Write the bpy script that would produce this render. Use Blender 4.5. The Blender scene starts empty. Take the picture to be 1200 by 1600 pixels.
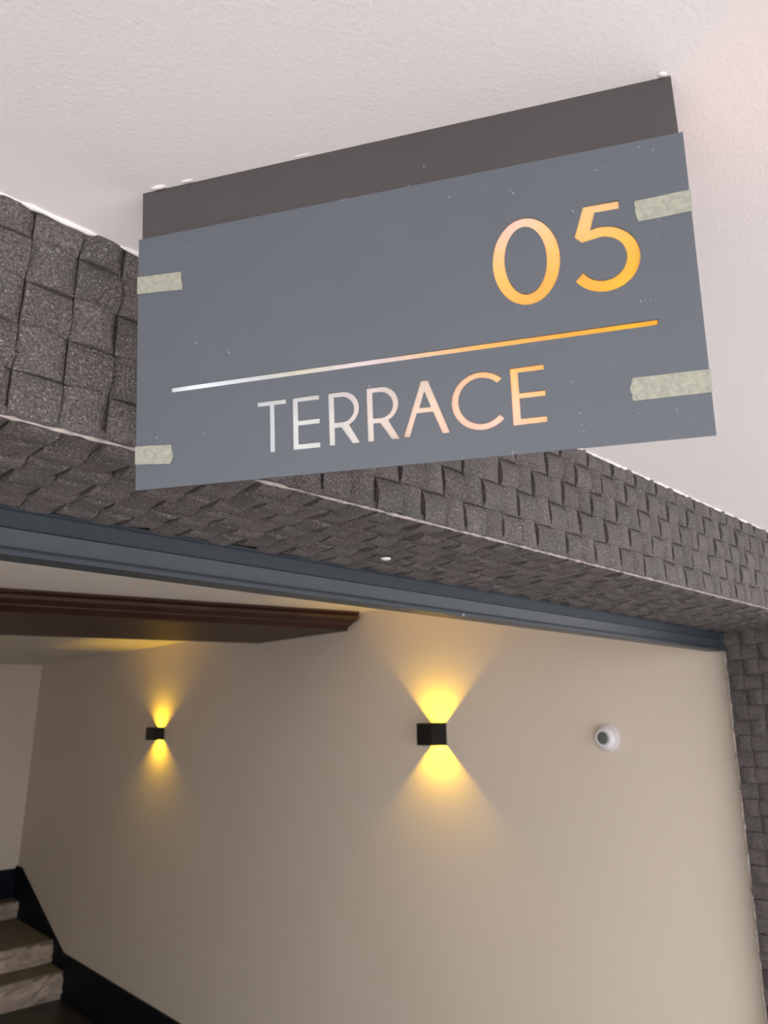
import bpy, bmesh, math, random
from mathutils import Vector, Matrix

# ------------------------------------------------------------------ camera
S = bpy.context.scene
COL = S.collection
YAW, PITCH, ROLL, FPX = math.radians(43.2034), math.radians(16.1168), math.radians(-0.4617), 1115.12
fw = Vector((math.sin(YAW)*math.cos(PITCH), math.cos(YAW)*math.cos(PITCH), math.sin(PITCH)))
rt = Vector((math.cos(YAW), -math.sin(YAW), 0)); up = rt.cross(fw)
r2 = math.cos(ROLL)*rt + math.sin(ROLL)*up
u2 = -math.sin(ROLL)*rt + math.cos(ROLL)*up
cd = bpy.data.cameras.new('camera'); cam = bpy.data.objects.new('camera', cd); COL.objects.link(cam)
cam.matrix_world = Matrix((r2, u2, -fw)).transposed().to_4x4()
cd.sensor_fit = 'VERTICAL'; cd.sensor_height = 36.0; cd.lens = FPX*36/1600
cd.clip_start = .02; cd.clip_end = 200
cd.dof.use_dof = True; cd.dof.focus_distance = .78; cd.dof.aperture_fstop = 9
S.camera = cam

# ------------------------------------------------------------------ light
W_ = bpy.data.worlds.new('world'); S.world = W_; W_.use_nodes = True
bg = W_.node_tree.nodes['Background']
bg.inputs[0].default_value = (.93, .96, 1.0, 1); bg.inputs[1].default_value = 1.55
S.view_settings.view_transform = 'Standard'; S.view_settings.look = 'None'
S.view_settings.gamma = 1; S.view_settings.exposure = 1.22
S.view_settings.use_curve_mapping = False
sun = bpy.data.lights.new('sun', 'SUN'); sun.energy = 3.4; sun.angle = math.radians(3); sun.color = (1, .96, .93)
so = bpy.data.objects.new('sun', sun); COL.objects.link(so)
so.rotation_euler = (math.radians(-38), math.radians(-30), 0)

# ------------------------------------------------------------------ measures (metres, lens at the origin)
HC = .5            # outer ceiling
D, DF = .687, .994 # stone front, metal head rail
A = .2723          # stone soffit
CI = .552          # inner ceiling
WX = 2.562         # inner side wall
WJ = 2.5           # stone jamb
YB = 7.9           # inner back wall
ZF = -2.107        # floor
XL = -1.6

# ------------------------------------------------------------------ materials
def mat(name, col, rough=.8, metal=0., noise=0., nscale=20., bump=0., bscale=60., bdist=.002, spec=None, rand=0., flecks=None):
    m = bpy.data.materials.new(name); m.use_nodes = True
    nt = m.node_tree; N = nt.nodes; L = nt.links; b = N['Principled BSDF']
    b.inputs['Base Color'].default_value = (*col, 1); b.inputs['Roughness'].default_value = rough
    b.inputs['Metallic'].default_value = metal
    if spec is not None: b.inputs['Specular IOR Level'].default_value = spec
    geo = N.new('ShaderNodeNewGeometry')
    cur = None
    if noise:
        n = N.new('ShaderNodeTexNoise'); n.inputs['Scale'].default_value = nscale; n.inputs['Detail'].default_value = 6
        L.new(geo.outputs['Position'], n.inputs['Vector'])
        mr = N.new('ShaderNodeMapRange'); mr.inputs[1].default_value = .3; mr.inputs[2].default_value = .7
        mr.inputs[3].default_value = 1-noise; mr.inputs[4].default_value = 1+noise
        L.new(n.outputs[0], mr.inputs[0])
        v = N.new('ShaderNodeVectorMath'); v.operation = 'SCALE'; v.inputs[0].default_value = col
        L.new(mr.outputs[0], v.inputs['Scale']); cur = v.outputs[0]
    if rand:
        oi = N.new('ShaderNodeObjectInfo')
        mr = N.new('ShaderNodeMapRange'); mr.inputs[3].default_value = 1-rand; mr.inputs[4].default_value = 1+rand
        L.new(oi.outputs['Random'], mr.inputs[0])
        v = N.new('ShaderNodeVectorMath'); v.operation = 'SCALE'
        if cur: L.new(cur, v.inputs[0])
        else: v.inputs[0].default_value = col
        L.new(mr.outputs[0], v.inputs['Scale']); cur = v.outputs[0]
    if flecks:
        for (sc, thr, fc, jit) in flecks:
            vo = N.new('ShaderNodeTexNoise'); vo.inputs['Scale'].default_value = sc; vo.inputs['Detail'].default_value = 3
            vo.inputs['Roughness'].default_value = .6
            L.new(geo.outputs['Position'], vo.inputs['Vector'])
            mr = N.new('ShaderNodeMapRange'); mr.inputs[1].default_value = thr; mr.inputs[2].default_value = thr+jit
            L.new(vo.outputs[0], mr.inputs[0])
            mx = N.new('ShaderNodeMix'); mx.data_type = 'RGBA'
            L.new(mr.outputs[0], mx.inputs[0])
            if cur: L.new(cur, mx.inputs[6])
            else: mx.inputs[6].default_value = (*col, 1)
            mx.inputs[7].default_value = (*fc, 1); cur = mx.outputs[2]
    if cur: L.new(cur, b.inputs['Base Color'])
    if bump:
        n = N.new('ShaderNodeTexNoise'); n.inputs['Scale'].default_value = bscale; n.inputs['Detail'].default_value = 5
        L.new(geo.outputs['Position'], n.inputs['Vector'])
        bp = N.new('ShaderNodeBump'); bp.inputs['Strength'].default_value = bump; bp.inputs['Distance'].default_value = bdist
        L.new(n.outputs[0], bp.inputs['Height']); L.new(bp.outputs[0], b.inputs['Normal'])
    return m

M_ceil = mat('outer_ceiling_paint', (.83, .78, .76), .9, noise=.015, nscale=3, bump=.38, bscale=260, bdist=.0012)
M_wall = mat('inner_wall_paint', (.78, .68, .57), .85, noise=.015, nscale=2, bump=.15, bscale=90, bdist=.002)
M_iceil = mat('inner_ceiling_paint', (.82, .76, .70), .9)
M_ground = mat('pale_paving', (.50, .475, .47), .8, noise=.1, nscale=2)
M_floor = mat('dark_floor', (.035, .032, .028), .45, noise=.2, nscale=4)
M_stone = mat('basalt', (.097, .079, .075), .85, noise=.55, nscale=330, bump=1.0, bscale=330, bdist=.0026, rand=.18,
              flecks=[(24, .50, (.074, .072, .065), .16), (420, .575, (.23, .205, .20), .05), (160, .70, (.38, .35, .34), .03)])
M_joint = mat('stone_joint', (.035, .03, .028), .95)
M_caulk = mat('white_caulk', (.80, .76, .72), .7)
M_mortar = mat('pale_mortar', (.36, .31, .28), .9, noise=.4, nscale=60, bump=.6, bscale=200)
M_rail = mat('grey_metal_rail', (.031, .039, .048), .40, noise=.06, nscale=8, spec=.5)
M_gap = mat('dark_groove_fill', (.02, .022, .025), .6)
M_screw = mat('steel_screw', (.28, .29, .30), .4, metal=1)
M_wood = mat('mahogany', (.050, .021, .014), .45, spec=.28, noise=.3, nscale=9)
M_navy = mat('navy_skirting', (.004, .007, .012), .6, spec=.15)
M_stair = mat('split_stone_steps', (.42, .345, .29), .9, noise=.28, nscale=9, bump=1, bscale=14, bdist=.03)
M_tread = mat('stair_tread_stone', (.16, .14, .105), .8, noise=.15, nscale=7)
M_black = mat('matt_black_metal', (.009, .008, .008), .6, spec=.3)
M_blackface = mat('satin_black_metal', (.0055, .005, .005), .5)
M_white = mat('white_plastic', (.80, .77, .78), .4)
M_lens = mat('grey_lens', (.13, .14, .13), .3)
M_face = mat('slate_blue_panel', (.104, .114, .134), .42, noise=.03, nscale=9, spec=.4,
             flecks=[(95, .735, (.26, .27, .29), .03), (300, .76, (.30, .30, .32), .03)])
M_back = mat('taupe_panel', (.059, .051, .051), .5, noise=.05, nscale=14,
             flecks=[(110, .74, (.3, .29, .29), .03)])
M_edge = mat('box_black', (.012, .012, .013), .9)
M_tape = mat('masking_tape', (.34, .34, .275), .85, noise=.16, nscale=230, bump=.6, bscale=500, bdist=.0006)
M_plaster = mat('filler_white', (.84, .80, .76), .8, bump=.4, bscale=200)

# translucent acrylic of the letters, lit from behind by the modules in the box
M_acr = bpy.data.materials.new('opal_acrylic'); M_acr.use_nodes = True
nt = M_acr.node_tree; nt.nodes.clear()
o_ = nt.nodes.new('ShaderNodeOutputMaterial'); ad = nt.nodes.new('ShaderNodeAddShader')
t_ = nt.nodes.new('ShaderNodeBsdfTranslucent'); t_.inputs[0].default_value = (.9, .9, .9, 1)
d_ = nt.nodes.new('ShaderNodeBsdfDiffuse'); d_.inputs[0].default_value = (.012, .012, .012, 1)
nt.links.new(t_.outputs[0], ad.inputs[0]); nt.links.new(d_.outputs[0], ad.inputs[1]); nt.links.new(ad.outputs[0], o_.inputs[0])

def glow(name, col, s):
    m = bpy.data.materials.new(name); m.use_nodes = True
    b = m.node_tree.nodes['Principled BSDF']; b.inputs['Base Color'].default_value = (*col, 1)
    b.inputs['Emission Color'].default_value = (*col, 1); b.inputs['Emission Strength'].default_value = s
    return m
M_led = glow('led_chip', (1, .75, .3), 3)

# ------------------------------------------------------------------ helpers
def link(name, me, m=None, parent=None, mw=None):
    o = bpy.data.objects.new(name, me); COL.objects.link(o)
    if m is not None and me is not None:
        if not me.materials: me.materials.append(m)
    if parent: o.parent = parent
    if mw is not None: o.matrix_local = mw
    return o
def pyd(name, vs, fs, m, parent=None, mw=None, smooth=False):
    me = bpy.data.meshes.new(name); me.from_pydata([tuple(v) for v in vs], [], fs)
    bm = bmesh.new(); bm.from_mesh(me); bmesh.ops.recalc_face_normals(bm, faces=bm.faces); bm.to_mesh(me); bm.free()
    if smooth: me.shade_smooth()
    return link(name, me, m, parent, mw)
def bxd(x0, x1, y0, y1, z0, z1):
    v = [(x, y, z) for x in (x0, x1) for y in (y0, y1) for z in (z0, z1)]
    return v, [(0,1,3,2), (4,6,7,5), (0,4,5,1), (2,3,7,6), (0,2,6,4), (1,5,7,3)]
def box(name, x0, x1, y0, y1, z0, z1, m, parent=None, mw=None, bev=0):
    me = bpy.data.meshes.new(name); v, f = bxd(x0, x1, y0, y1, z0, z1); me.from_pydata(v, [], f)
    bm = bmesh.new(); bm.from_mesh(me); bmesh.ops.recalc_face_normals(bm, faces=bm.faces)
    if bev: bmesh.ops.bevel(bm, geom=bm.edges[:], offset=bev, segments=2, affect='EDGES', profile=.6)
    bm.to_mesh(me); bm.free()
    return link(name, me, m, parent, mw)
def prism(name, prof, x0, x1, m, parent=None):          # prof: (y, z) loop swept along x
    n = len(prof); vs = [(x0, y, z) for y, z in prof] + [(x1, y, z) for y, z in prof]
    fs = [tuple(range(n)), tuple(range(2*n-1, n-1, -1))] + [(i, (i+1) % n, n+(i+1) % n, n+i) for i in range(n)]
    return pyd(name, vs, fs, m, parent)
def slab(name, pts, z0, z1, m, parent=None, mw=None):   # plan polygon extruded in z
    n = len(pts); vs = [(x, y, z0) for x, y in pts] + [(x, y, z1) for x, y in pts]
    fs = [tuple(range(n)), tuple(range(2*n-1, n-1, -1))] + [(i, (i+1) % n, n+(i+1) % n, n+i) for i in range(n)]
    return pyd(name, vs, fs, m, parent, mw)
def struct(o): o['kind'] = 'structure'; return o
def tag(o, label, cat, group=None):
    o['label'] = label; o['category'] = cat
    if group: o['group'] = group
    return o
def empty(name, loc, mw=None):
    o = bpy.data.objects.new(name, None); COL.objects.link(o)
    if mw is not None: o.matrix_world = mw
    else: o.location = loc
    o.empty_display_size = .02
    return o
def lathe(name, prof, m, parent=None, seg=40, mw=None, cap=True):   # prof: (r, h) about +z
    vs, fs = [], []
    for r, h in prof:
        for k in range(seg):
            a = 2*math.pi*k/seg; vs.append((r*math.cos(a), r*math.sin(a), h))
    for i in range(len(prof)-1):
        for k in range(seg):
            fs.append((i*seg+k, i*seg+(k+1) % seg, (i+1)*seg+(k+1) % seg, (i+1)*seg+k))
    if cap: fs.append(tuple(range(seg))[::-1]); fs.append(tuple((len(prof)-1)*seg+k for k in range(seg)))
    o = pyd(name, vs, fs, m, parent, mw)
    return o
def wiggle(name, p0, p1, r, m, parent, seed, n=160, jr=.5, jp=.6):  # an uneven bead of caulk or mortar
    rnd = random.Random(seed); p0, p1 = Vector(p0), Vector(p1); d = (p1-p0).normalized()
    e1 = d.cross(Vector((0, 0, 1))).normalized(); e2 = d.cross(e1)
    vs, fs = [], []; K = 6
    for i in range(n+1):
        c = p0.lerp(p1, i/n) + e1*rnd.uniform(-1, 1)*r*jp*.4 + e2*rnd.uniform(-1, 1)*r*jp*.4
        rr = r*(1+rnd.uniform(-jr, jr))
        for k in range(K):
            a = 2*math.pi*k/K; vs.append(c + (e1*math.cos(a)+e2*math.sin(a))*rr)
    for i in range(n):
        for k in range(K): fs.append((i*K+k, i*K+(k+1) % K, (i+1)*K+(k+1) % K, (i+1)*K+k))
    return pyd(name, vs, fs, m, parent, smooth=True)

# ------------------------------------------------------------------ outer shell
T = .12
struct(box('floor', -14, 14, -16, DF+.02, ZF-.1, ZF, M_ground))
struct(box('floor_inner', XL, WX+.1, DF+.02, YB+.1, ZF-.1, ZF, M_floor))
struct(box('ceiling', -3.2, 4.6, -1.7, D+.35, HC, HC+.2, M_ceil))
struct(box('ceiling_inner', XL, WX+T, D+.35, YB+T, CI, CI+T, M_iceil))
wf = struct(box('wall_front', XL-1.5, WJ+2.1, D+.007, DF, A+.007, HC+.1, M_joint))
wj = struct(box('wall_jamb', WJ+.007, WJ+2.1, D+.007, DF-.002, ZF, A+.02, M_joint))
struct(box('wall_front_left', XL-1.5, XL, D, DF+.05, ZF, A+.02, M_wall))
struct(box('wall_right', WX, WX+T, DF-.003, YB+T, ZF, CI+T, M_wall))
struct(box('wall_back', XL, WX, YB, YB+T, ZF, CI+T, M_wall))
struct(box('wall_left', XL-T, XL, DF, YB+T, ZF, CI+T, M_wall))
struct(box('wall_head_inner', XL, WX, DF+.051, DF+.12, A-.03, CI, M_wall))

# ------------------------------------------------------------------ woven basalt cladding
rs = random.Random(7)
PX, PZ = .0468, .0480
def stone_data(r):
    nu, nv = 6, 2                      # arched along u, straight along v
    arch = r.uniform(.0042, .0072); base = r.uniform(.0040, .0055); tl = r.uniform(-.0012, .0012); tw = r.uniform(-.0015, .0015)
    P = {}
    vs, fs = [], []
    for i in range(nu+1):
        for j in range(nv+1):
            u = i/nu-.5; v = j/nv-.5
            z = base + arch*(1-(2*u)**2)**.7 + tl*2*u + tw*4*u*v + r.uniform(-.0005, .0005)
            jx = r.uniform(-.02, .02) if 0 < i < nu else r.uniform(-.012, .004)*(1 if i else -1)
            jy = r.uniform(-.02, .02) if 0 < j < nv else r.uniform(-.012, .004)*(1 if j else -1)
            P[i, j] = len(vs); vs.append((u+jx, v+jy, z))
    top = [(P[i, j], P[i+1, j], P[i+1, j+1], P[i, j+1]) for i in range(nu) for j in range(nv)]
    rim = [P[i, 0] for i in range(nu)] + [P[nu, j] for j in range(nv)] + [P[i, nv] for i in range(nu, 0, -1)] + [P[0, j] for j in range(nv, 0, -1)]
    n = len(rim); t0 = len(vs)
    for q in rim: vs.append(vs[q])
    b0 = len(vs)
    for q in rim: vs.append((vs[q][0], vs[q][1], -.004))
    sk = [(t0+k, b0+k, b0+(k+1) % n, t0+(k+1) % n) for k in range(n)]
    return vs, top, sk
VAR = []
for k in range(12):
    vs, top, sk = stone_data(rs)
    me = bpy.data.meshes.new('stone'); me.from_pydata(vs, [], top+sk)
    for i, p in enumerate(me.polygons): p.use_smooth = i < len(top)
    me.materials.append(M_stone); VAR.append((me, vs, top, sk))

def cladding(parent, org, e1, e2, cells, m_max, tilt=.012):
    """cells: (i, j, centre_a, centre_b, size_a, size_b) ; the first m_max become stones of their own"""
    e1, e2 = Vector(e1), Vector(e2); n = e1.cross(e2); org = Vector(org)
    bv, bf, bs = [], [], []
    for idx, (i, j, ca, cb, sa, sb) in enumerate(cells):
        me, vs, top, sk = rs.choice(VAR)
        c = org + e1*ca + e2*cb
        if (i+j) % 2 == 0: X, Y, sx, sy = e1, e2, sa, sb
        else: X, Y, sx, sy = e2, -e1, sb, sa
        if rs.random() < .5: X, Y = -X, -Y
        g = .982
        mw = Matrix(((X.x*sx*g, Y.x*sy*g, n.x, c.x), (X.y*sx*g, Y.y*sy*g, n.y, c.y), (X.z*sx*g, Y.z*sy*g, n.z, c.z), (0, 0, 0, 1)))
        mw = Matrix.Translation(c) @ Matrix.Rotation(rs.uniform(-tilt, tilt), 4, e1) @ Matrix.Rotation(rs.uniform(-tilt, tilt), 4, e2) @ Matrix.Translation(-c) @ mw
        if idx < m_max:
            o = bpy.data.objects.new('stone', me); COL.objects.link(o); o.parent = parent; o.matrix_local = mw
        else:
            b = len(bv); bv += [mw @ Vector(v) for v in vs]
            bf += [tuple(b+q for q in f) for f in top+sk]; bs += [True]*len(top)+[False]*len(sk)
    if bf:
        me = bpy.data.meshes.new('stone_remainder'); me.from_pydata([tuple(v) for v in bv], [], bf)
        for p, s in zip(me.polygons, bs): p.use_smooth = s
        o = link('small_stones', me, M_stone, parent); o['kind'] = 'stuff'

# front face of the lintel: rows down from the ceiling
cells = []; x0 = .163 - 7*PX
rows = [(HC+.000, .466), (.466, .418), (.418, .370), (.370, .3215), (.3215, .2725)]
for i in range(-4, 57):
    a0 = .163+(i-3)*PX
    if a0 + PX > WJ+.01 or a0 < -.12: continue
    for j, (zt, zb) in enumerate(rows):
        cells.append((i, j, a0+PX/2, (zt+zb)/2, PX, zt-zb))
cladding(wf, (0, D+.007, 0), (1, 0, 0), (0, 0, 1), cells, 300)
# soffit
cells = []
NR = 6; PY = (DF-.002-D)/NR
for i in range(-2, 56):
    a0 = .163+(i-3)*PX+.006
    if a0 + PX > WJ+.04: continue
    for j in range(NR): cells.append((i, j, a0+PX/2, -(D+(j+.5)*PY), PX, PY))
cells.sort(key=lambda c: c[2])
cladding(wf, (0, 0, A+.007), (1, 0, 0), (0, -1, 0), cells, 10**6 if len(cells) <= 300 else 300, .07)
# jamb reveal: rows down from the soffit
cells = []
for j in range(0, 48):
    for i in range(6):
        zc = A-(j+.5)*PZ; sl = (A-zc)*.025/6; q = PY+sl
        cells.append((i, j, -(D+(i+.5)*q), zc, q, PZ))
cells = [c for c in cells if c[3] > ZF+.02]
cladding(wj, (WJ+.007, 0, 0), (0, -1, 0), (0, 0, 1), cells, 210)

# the wall face right of the opening, hardly seen from here: one joined patch
cells = []
for i in range(44):
    z = HC
    for j in range(54):
        cells.append((i, j, WJ+(i+.5)*PX, HC-(j+.5)*PZ, PX, PZ))
cladding(wj, (0, D+.007, 0), (1, 0, 0), (0, 0, 1), [c for c in cells if c[3] > ZF+.02], 0)
# caulk between ceiling and stone, pale mortar on the arris
wiggle('caulk_bead', (-.2, D-.002, HC-.0005), (WJ+.3, D-.002, HC-.0005), .0026, M_caulk, wf, 3, 260, .7, .8)
wiggle('mortar_bead', (-.2, D-.001, A-.0005), (WJ, D-.001, A-.0005), .0018, M_mortar, wf, 4, 300, .5, .5)
wiggle('mortar_bead', (WJ-.002, DF+.001, A-.07), (WJ-.002, DF+.043, -1.5), .0018, M_mortar, wj, 6, 120, .9, 2.4)
# one small pale chip of mortar stuck under the lintel
o = lathe('mortar_dab', [(.001, 0), (.009, .001), (.008, .003), (.002, .0045)], M_caulk, wf, 9,
          Matrix.Translation((.826, .876, A-.0065)) @ Matrix.Rotation(math.pi, 4, 'X'))

# ------------------------------------------------------------------ metal head rail
R = struct(prism('door_1', [(DF-.003, .2722), (DF-.003, .2685), (DF+.006, .2675), (DF+.006, .2455), (DF+.000, .2440),
    (DF-.002, .2420), (DF+.010, .2185), (DF+.010, .2155), (DF+.003, .2150), (DF+.003, .2085), (DF+.048, .2085), (DF+.048, .2722)], XL, WJ-.012, M_rail))
box('groove_strip', XL, WJ-.03, DF+.006, DF+.012, .2155, .2182, M_gap, R)  # near-black strip laid along the rail's lower groove
box('end_bracket', WJ-.030, WJ-.003, DF-.004, DF+.04, .2085, .2715, M_rail, R, bev=.001)
lathe('screw', [(.0045, 0), (.0045, .002), (.002, .003)], M_screw, R, 12, Matrix.Translation((WJ-.012, DF-.004, .244)) @ Matrix.Rotation(math.pi/2, 4, 'X'))
lathe('screw', [(.0035, 0), (.0035, .0015), (.002, .002)], M_screw, R, 12, Matrix.Translation((1.165, DF+.003, .2115)) @ Matrix.Rotation(math.pi/2, 4, 'X'))

# ------------------------------------------------------------------ mahogany boxed beam under the inner ceiling
def fl(x, y0, y1, xa=.871, xb=2.4997): return y0+(y1-y0)*(x-xa)/(xb-xa)
XE = 2.525
tf = lambda x: 3.340 + (2.893-3.340)*(x-.871)/(2.4997-.871)
bf_ = lambda x: 3.453 + (3.000-3.453)*(x-.914)/(2.5598-.914)
bk = lambda x: 4.4007 + (3.915-4.4007)*(x-1.182)/(2.5248-1.182)
beam = empty('timber_beam', (1.6, 3.6, CI))
tag(beam, 'dark mahogany boxed beam with moulded edge under the inner ceiling', 'beam')
iv = Matrix.Translation((-1.6, -3.6, -CI))
def loft(name, rings, m, parent, mw):
    n = len(rings[0]); vs = [p for r in rings for p in r]
    fs = [tuple(range(n)), tuple(len(vs)-1-k for k in range(n))]
    for q in range(len(rings)-1):
        for k in range(n): fs.append((q*n+k, q*n+(k+1) % n, (q+1)*n+(k+1) % n, (q+1)*n+k))
    return pyd(name, vs, fs, m, parent, mw)
zb = .464
loft('soffit_board', [[(x, bf_(x)+.03, zb), (x, bk(x), zb), (x, bk(x), CI-.0005), (x, bf_(x)+.03, CI-.0005)] for x in (XL+.001, WX-.001)], M_wood, beam, iv)
prof = [(0, CI-.0005), (0, .540), (.012, .536), (.004, .526), (.010, .512), (.030, .504), (.060, .494), (.062, .488), (.085, .480), (.100, .470), (.108, .464), (.145, .464), (.145, CI-.0005)]
loft('crown_moulding', [[(x, tf(x)+dy, z) for dy, z in prof] for x in (XL+.001, XE)], M_wood, beam, iv)

# ------------------------------------------------------------------ skirting and steps
bs = struct(pyd('baseboard_right', *(lambda pts: ([(x, y, z) for x in (WX-.018, WX-.0005) for y, z in pts],
    [tuple(range(6)), tuple(range(11, 5, -1))] + [(i, (i+1) % 6, 6+(i+1) % 6, 6+i) for i in range(6)]))(
    [(DF+.06, ZF), (YB, ZF), (YB, -1.33), (7.767, -1.328), (6.552, -1.80), (DF+.06, -1.80)]), M_navy))
struct(box('baseboard_back', XL, WX-.018, YB-.018, YB-.0005, -1.60, -1.352, M_navy))
st = empty('stone_steps', (1.6, 6.48, ZF)); tag(st, 'three rough split-stone steps climbing to the back wall corner', 'stairs')
sv = Matrix.Translation((-1.6, -6.48, -ZF))
def rough_riser(x0, x1, y, z0, z1, seed):
    r = random.Random(seed); nx, nz = 90, 7; vs, fs = [], []
    for i in range(nx+1):
        for k in range(nz+1):
            dx = 0 if i in (0, nx) else r.uniform(-.01, .01)
            dep = 0 if k in (0, nz) else -abs(r.gauss(0, .012)) - .012*(1 if math.sin(i*.31+k*2.2+seed) > .2 else 0)
            vs.append((x0+(x1-x0)*i/nx+dx, y+dep, z0+(z1-z0)*k/nz))
    for i in range(nx):
        for k in range(nz): a = i*(nz+1)+k; fs.append((a, a+nz+1, a+nz+2, a+1))
    b = len(vs); vs += [(x0, y+.05, z0), (x1, y+.05, z0), (x1, y+.05, z1), (x0, y+.05, z1)]
    fs.append((b, b+3, b+2, b+1))
    pyd('riser', vs, fs, M_stair, st, sv)
XS = WX-.019
for k, (y0, y1, za, zt) in enumerate([(6.48, 6.75, ZF, -1.912), (6.75, 7.70, -1.912, -1.745), (7.70, YB-.0005, -1.745, -1.600)]):
    rough_riser(XL+.001, XS, y0+.005, za, zt-.002, 20+k)
    box('tread', XL+.001, XS, y0, y1 + (.02 if k < 2 else 0), zt-.03, zt, M_tread, st, sv, bev=.002)

# ------------------------------------------------------------------ sconces
def sconce(y, z, px, hy, hz, label, watt):
    r = empty('wall_sconce', (WX, y, z)); tag(r, label, 'wall light', 'black cube up-and-down sconces')
    d = px; t = .004
    # open square tube: back plate, two cheeks, front, with a baffle in the middle
    vs, fs = [], []
    def add(*a):
        v, f = bxd(*a); b = len(vs); vs.extend(v); fs.extend([tuple(b+q for q in g) for g in f])
    add(-t, -.0003, -hy, hy, -hz, hz); add(-d, -t, -hy, -hy+t, -hz, hz); add(-d, -t, hy-t, hy, -hz, hz)
    pyd('housing', vs, fs, M_black, r)
    box('front_plate', -d-.002, -d+t, -hy, hy, -hz, hz, M_blackface, r, bev=.0012)
    box('baffle', -d+t, -t, -hy+t, hy-t, -.003, .003, M_black, r)
    for s in (1, -1):
        box('led_module', -d/2-.008, -d/2+.008, -.008, .008, s*.003, s*.0045, M_led, r)
        L = bpy.data.lights.new('lamp', 'SPOT'); L.energy = watt; L.color = (1, .60, .01)
        L.spot_size = math.radians(140); L.spot_blend = .85; L.shadow_soft_size = .004
        lo = bpy.data.objects.new('lamp', L); COL.objects.link(lo); lo.parent = r; lo.location = (-d/2-.004, 0, s*.007)
        if s > 0: lo.rotation_euler = (math.pi, 0, 0)
    return r
sconce(2.366, -.072, .098, .0475, .0485, 'black cube wall sconce nearer the doorway, right of the boxed beam end', 4)
sconce(5.157, -.095, .085, .060, .0445, 'black cube wall sconce deeper in, towards the stone steps', 4)

# ------------------------------------------------------------------ round detector on the side wall
dt = empty('motion_detector', (WX, 1.496, -.078)); tag(dt, 'small round white detector with grey centre on the beige side wall', 'detector')
RY = Matrix.Rotation(-math.pi/2, 4, 'Y')
def sm(o):
    for p in o.data.polygons: p.use_smooth = len(p.vertices) == 4
    return o
sm(lathe('base_ring', [(.050, .0003), (.050, .006), (.046, .010)], M_white, dt, 40, RY))
sm(lathe('dome', [(.044, .009), (.043, .018), (.039, .028), (.032, .036), (.0285, .038), (.0285, .036)], M_white, dt, 40, RY))
sm(lathe('lens', [(.0225, .0365), (.0222, .0385), (.015, .0392)], M_lens, dt, 32, RY))

# ------------------------------------------------------------------ THE SIGN
U = Vector((.52092135, -.85358699, -.00549543)).normalized()
V = Vector((.10977313, .07871417, -.99083497)); V = (V - U*V.dot(U)).normalized()
O = Vector((.23421985, .59533988, .44975554)); N_ = U.cross(-V)
SM = Matrix(((U.x, -V.x, N_.x, O.x), (U.y, -V.y, N_.y, O.y), (U.z, -V.z, N_.z, O.z), (0, 0, 0, 1)))
sign = empty('hanging_sign', None, SM)
tag(sign, 'hanging slate-blue terrace sign numbered 05 with glowing cut-out letters', 'sign')
SW, SH = .4952, .24856
def arc(cx, cy, rx, ry, a0, a1, n=28): return [(cx+rx*math.cos(math.radians(a0+(a1-a0)*k/n)), cy+ry*math.sin(math.radians(a0+(a1-a0)*k/n))) for k in range(n+1)]
def Rl(dx):
    return [[(190+dx, 178.5), (202.2+dx, 178.5)] + arc(202.2+dx, 194.2, 15.7, 15.75, -90, 66) + [(217.8+dx, 225.5), (211.2+dx, 225.5), (201.3+dx, 210.3), (195.5+dx, 210.3), (195.5+dx, 225.5), (190+dx, 225.5)],
            [(195.5+dx, 183.2), (202+dx, 183.2)] + arc(202+dx, 194.35, 10.9, 11.15, -90, 90) + [(195.5+dx, 205.5)]]
GL = [
 ('letter', 'white glowing cut-out letter T', [[(123,178.7),(151,178.7),(151,183.1),(139.7,183.1),(139.7,225.9),(134.7,225.9),(134.7,183.1),(123,183.1)]]),
 ('letter', 'white glowing cut-out letter E', [[(156.5,178.7),(182,178.5),(182,183.1),(162,183.1),(162,199.8),(182.1,199.8),(182.1,204.5),(162,204.5),(162,221),(182.1,221),(182.1,225.9),(156.5,225.9)]]),
 ('letter', 'white glowing cut-out first letter R', Rl(0)),
 ('letter', 'pinkish glowing cut-out second letter R', Rl(34.7)),
 ('letter', 'pale pink glowing cut-out letter A', [[(272.7,177.7),(278.6,177.7),(295.2,225.1),(289.3,225.2),(282,205.6),(268.2,205.6),(261.3,225.3),(255.6,225.3)], [(275.4,187.2),(280.1,201),(270.7,201)]]),
 ('letter', 'peach glowing cut-out letter C', [arc(322.4, 201.2, 24.6, 24.5, -43.5, -317, 44) + arc(322.4, 201.0, 18.9, 19.3, -317, -43.5, 44)]),
 ('letter', 'peach glowing cut-out last letter E', [[(346.9,177.1),(373.9,176.7),(373.9,181.4),(353.2,181.4),(353.2,198.5),(373.9,198.4),(373.8,203.1),(353.2,203.1),(353.2,219.6),(373.7,219.6),(373.7,224.7),(346.9,225)]]),
 ('numeral', 'amber glowing cut-out numeral 0', [arc(366.1, 86.7, 27.4, 38.3, 0, 360, 64)[:-1], arc(365.8, 86.05, 17.1, 29.4, 0, 360, 56)[:-1]]),
 ('numeral', 'amber glowing cut-out numeral 5', [[(414.4,48.1),(442.3,48.1),(442.3,55.3),(422.9,55.3),(418.8,69)] + arc(427, 95.7, 27.9, 27.9, -104, 146, 44) + arc(426.5, 95.4, 18.3, 18.4, 151, -104, 44) + [(411.3,79.2),(405.9,73.7)]]),
 ('underline', 'thin line glowing white at left to amber at right', [[(35.8,154.2),(463,152.5),(462.8,156.9),(36,159)]]),
]
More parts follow.
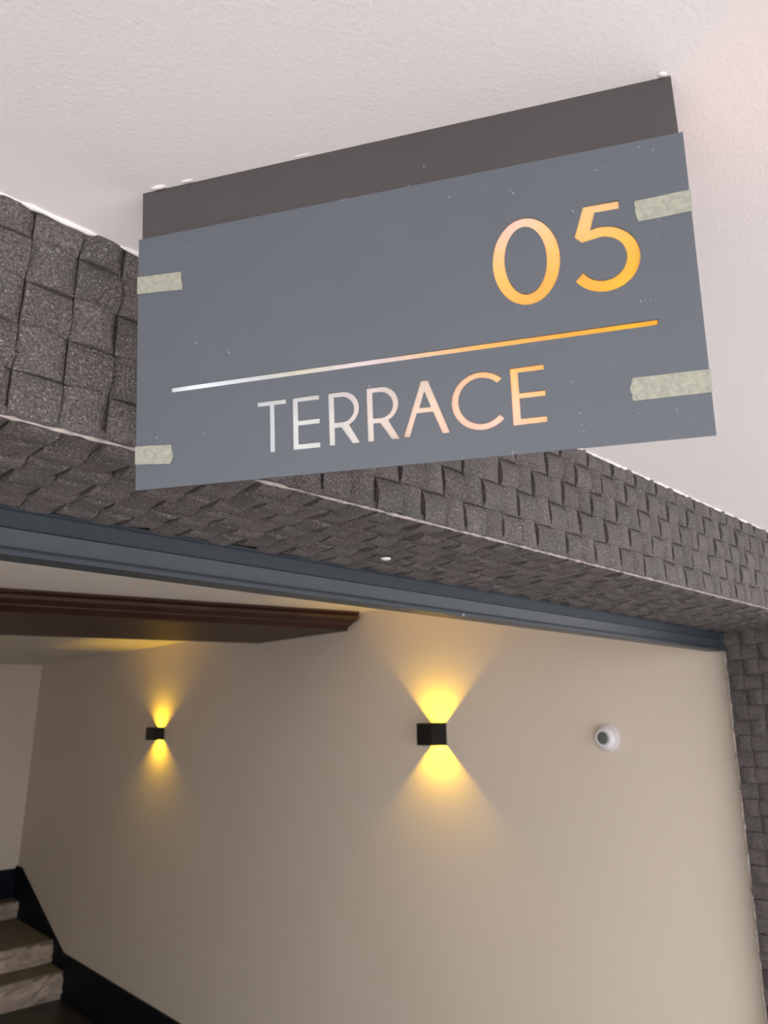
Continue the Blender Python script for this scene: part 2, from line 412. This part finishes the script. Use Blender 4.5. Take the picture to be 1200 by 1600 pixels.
def curve_mesh(name, loops, t, zc, m, parent, bev=0):
    cu = bpy.data.curves.new(name, 'CURVE'); cu.dimensions = '2D'; cu.fill_mode = 'BOTH'; cu.extrude = t/2
    if bev: cu.bevel_depth = bev; cu.offset = -bev
    for lp in loops:
        s = cu.splines.new('POLY'); s.points.add(len(lp)-1); s.use_cyclic_u = True
        for p, (x, y) in zip(s.points, lp): p.co = (x/1000, -y/1000, 0, 1)
    tmp = bpy.data.objects.new('tmp', cu); COL.objects.link(tmp)
    dg = bpy.context.evaluated_depsgraph_get(); dg.update()
    me = bpy.data.meshes.new_from_object(tmp.evaluated_get(dg)); bpy.data.objects.remove(tmp); bpy.data.curves.remove(cu)
    me.name = name; me.transform(Matrix.Translation((0, 0, zc))); me.materials.clear()
    return link(name, me, m, parent)
allloops = [[(0, 0), (SW*1000, 0), (SW*1000, SH*1000), (0, SH*1000)]]
for _, _, lps in GL: allloops += lps
curve_mesh('face_plate', allloops, .002, -.001, M_face, sign)
for nm, lb, lps in GL:
    o = curve_mesh(nm, lps, .0012, -.0022, M_acr, sign); o['label'] = lb
# taupe hanging panel reaching the ceiling, behind the face
Oz = lambda u: (HC+.0008 - (O.z+U.z*u/1000 - N_.z*.0035))/(-V.z)*-1000   # v (mm) where the panel meets the ceiling
slab_pts = [(.0022, -Oz(1)/1000), (.4912, -Oz(491)/1000), (.4926, -.004), (.4926, -.0260), (.0022, -.0260)]
o = slab('backing_panel', slab_pts, -.0048, -.0026, M_back, sign)
# shallow light box behind the cut-outs
def boxwall(n_, a): return a
vs, fs = [], []
def add(*a):
    v, f = bxd(*a); b = len(vs); vs.extend(v); fs.extend([tuple(b+q for q in g) for g in f])
BX0, BX1, BY0, BY1, BZ = .024, .474, -.2290, -.030, -.050
add(BX0, BX1, BY0, BY1, BZ-.002, BZ); add(BX0-.002, BX0, BY0, BY1, BZ-.002, -.0030); add(BX1, BX1+.002, BY0, BY1, BZ-.002, -.0030)
add(BX0, BX1, BY1, BY1+.002, BZ-.002, -.0050); add(BX0, BX1, BY0-.002, BY0, BZ-.002, -.0030)
pyd('light_box', vs, fs, M_edge, sign)
LED = '335,35,0.577,0.460,0.797;390,35,0.641,0.509,0.264;445,35,0.682,0.395,0.243;335,85,0.636,0.308,0.001;390,85,0.607,0.191,0.000;445,85,0.524,0.284,0.000;60,135,0.720,0.738,0.769;115,135,0.428,0.437,0.487;170,135,0.566,0.494,0.222;225,135,0.717,0.596,0.787;280,135,0.636,0.303,0.015;335,135,0.399,0.228,0.000;390,135,0.454,0.136,0.000;445,135,0.835,0.322,0.000;60,180,0.672,0.686,0.703;115,180,0.139,0.148,0.149;170,180,0.040,0.057,0.104;225,180,0.172,0.130,0.129;280,180,0.000,0.173,0.239;335,180,0.573,0.196,0.000;390,180,0.385,0.185,0.000;445,180,0.725,0.315,0.000;115,218,0.421,0.458,0.540;170,218,0.536,0.541,0.505;225,218,0.452,0.423,0.390;280,218,0.684,0.379,0.228;335,218,0.758,0.417,0.428;390,218,0.604,0.450,0.174'
for q in LED.split(';'):
    u, v, r, g, b = map(float, q.split(','))
    L = bpy.data.lights.new('led', 'AREA'); L.shape = 'DISK'; L.size = .012; mx = max(r, g, b)
    L.color = (r/mx, g/mx, b/mx); L.energy = .0115*mx
    lo = bpy.data.objects.new('led', L); COL.objects.link(lo); lo.parent = sign
    lo.location = (u/1000, -v/1000, -.0475); lo.rotation_euler = (math.pi, 0, 0)
# amber lamp added outside the box's closed right end to tint the ceiling
L = bpy.data.lights.new('led', 'AREA'); L.shape = 'RECTANGLE'; L.size = .02; L.size_y = .12; L.color = (1, .22, .04); L.energy = .03
lo = bpy.data.objects.new('led', L); COL.objects.link(lo); lo.parent = sign
lo.location = (BX1+.004, -.10, -.028)
lo.rotation_euler = Matrix(((0, 0, -1), (0, 1, 0), (1, 0, 0))).to_euler()
# blobs of filler where the panel meets the ceiling
def blob(u, w, h, seed):
    r = random.Random(seed); n = 12; vs, fs = [], []
    P = O + U*(u/1000) + V*(Oz(u)/1000); P = Vector((P.x, P.y, HC))
    f = Vector((U.x, U.y, 0)).normalized(); g = Vector((-f.y, f.x, 0)); g = g if g.dot(N_) > 0 else -g
    for i, (rr, hh) in enumerate([(1, 0), (.9, .4), (.6, .85), (.15, 1)]):
        for k in range(n):
            a = 2*math.pi*k/n; q = rr*(1+r.uniform(-.15, .15))
            vs.append(P + f*(w/1000*q*math.cos(a)) + g*(h/1000*(.12+q*math.sin(a))) + Vector((0, 0, .0008-hh*h/1000*.8)))
    for i in range(3):
        for k in range(n): fs.append((i*n+k, i*n+(k+1) % n, (i+1)*n+(k+1) % n, (i+1)*n+k))
    fs.append(tuple(3*n+k for k in range(n)))
    o = pyd('filler_blob', vs, fs, M_plaster, None, smooth=True)
    o.parent = sign; o.matrix_parent_inverse = SM.inverted()
blob(22, 9, 3.2, 1); blob(53, 8.5, 2.2, 2); blob(172, 11, 1.6, 3); blob(485, 4, 2.6, 4)

# masking tape
def tape(pts, label, seed, over):
    r = random.Random(seed)
    out = []
    n = len(pts)
    for i in range(n):
        a, b = pts[i], pts[(i+1) % n]
        edge = abs(a[0]-b[0]) < 8 and not (a[0] < 1.5 and b[0] < 1.5) and not (a[0] > 494 and b[0] > 494)
        K = 7 if edge else 5
        for k in range(K):
            t = k/K; j = .5 if edge else .12
            out.append((a[0]+(b[0]-a[0])*t + (r.uniform(-j, j) if k else 0), a[1]+(b[1]-a[1])*t + (r.uniform(-.15, .15) if k else 0)))
    cx = sum(p[0] for p in out)/len(out); cy = sum(p[1] for p in out)/len(out)
    root = Matrix(SM) @ Matrix.Translation((cx/1000, -cy/1000, .00025))
    P = [((x-cx)/1000, -(y-cy)/1000) for x, y in out]
    n = len(P); vs = [(x, y, 0) for x, y in P] + [(x, y, .0004) for x, y in P]
    fs = [tuple(range(n)), tuple(range(2*n-1, n-1, -1))] + [(i, (i+1) % n, n+(i+1) % n, n+i) for i in range(n)]
    # the tab folds round the sign's side edge
    ys = [p[1] for p in P if (abs(p[0]*1000+cx) < 1.5 if over < 0 else abs(p[0]*1000+cx-SW*1000) < 1.5)]
    if ys:
        xe = (0 if over < 0 else SW*1000)
        b = len(vs); q0 = (xe-cx)/1000; q1 = q0 + over*.0006
        v, f = bxd(min(q0, q1), max(q0, q1), min(ys), max(ys), -.0032, .0004); vs += v; fs += [tuple(b+k for k in g) for g in f]
    o = pyd('masking_tape', vs, fs, M_tape, None, root)
    tag(o, label, 'tape', 'masking tape tabs on the sign')
tape([(0, 39), (46.6, 41.3), (48.1, 59.6), (0, 56.3)], 'masking tape tab at the sign upper left edge', 11, -1)
tape([(0, 206.9), (36.9, 208.7), (39.6, 219.2), (36.4, 226.7), (0, 223.9)], 'masking tape tab at the sign lower left corner edge', 12, -1)
tape([(454.2, 51.8), (495.2, 50.4), (495.2, 68.4), (455.2, 69.7), (453.6, 60)], 'masking tape tab right of the numeral 5, upper right edge', 13, 1)
tape([(440.5, 197.3), (495.2, 197.5), (495.2, 215.5), (439.4, 215.7), (437.4, 205.7)], 'longest masking tape tab, right of the word at the lower right edge', 14, 1)

# specks of dried filler on the face
r = random.Random(5); vs, fs = [], []
for (u, v) in [(305.8, 17.5), (314.8, 15.7), (335.0, 17.0), (426.6, 18.5), (439.3, 16.7), (434.7, 17.9), (76.6, 189.5), (70.2, 202.0), (135.5, 113.3), (427.4, 187.8), (424.8, 184.3), (394.9, 194.5), (399.4, 220.7), (399.2, 229.5), (397.8, 235.6), (400.8, 235.4), (442.8, 225.8), (469.5, 225.8), (451.6, 136.0), (455.0, 136.0), (458.7, 136.6), (440.1, 56.8), (405.3, 61.7), (406.6, 50.6), (461.4, 5.7), (471.7, 10.3), (374.1, 34.4), (18.0, 63.0), (12.4, 107.8), (78.5, 122.2), (467.7, 246.6), (270.2, -0.8), (470.5, 70.5), (422.6, 78.4), (16.9, -9.5), (52.6, 17.7), (294.1, 237.9), (370.9, 241.5)]:
    a0 = r.uniform(0, 3.1); w = r.uniform(.35, .95); h = w*r.uniform(.35, .8); b = len(vs); n = 7
    for k in range(n):
        a = 2*math.pi*k/n; q = 1+r.uniform(-.3, .3); x = w*math.cos(a)*q; y = h*math.sin(a)*q
        vs.append(((u+x*math.cos(a0)-y*math.sin(a0))/1000, (-v+x*math.sin(a0)+y*math.cos(a0))/1000, 0))
    vs.append((u/1000, -v/1000, .00022))
    fs += [(b+k, b+(k+1) % n, b+n) for k in range(n)]
M_speck = mat('dried_specks', (.30, .30, .31), .9)
o = pyd('paint_specks', vs, fs, M_speck, sign); o['kind'] = 'stuff'
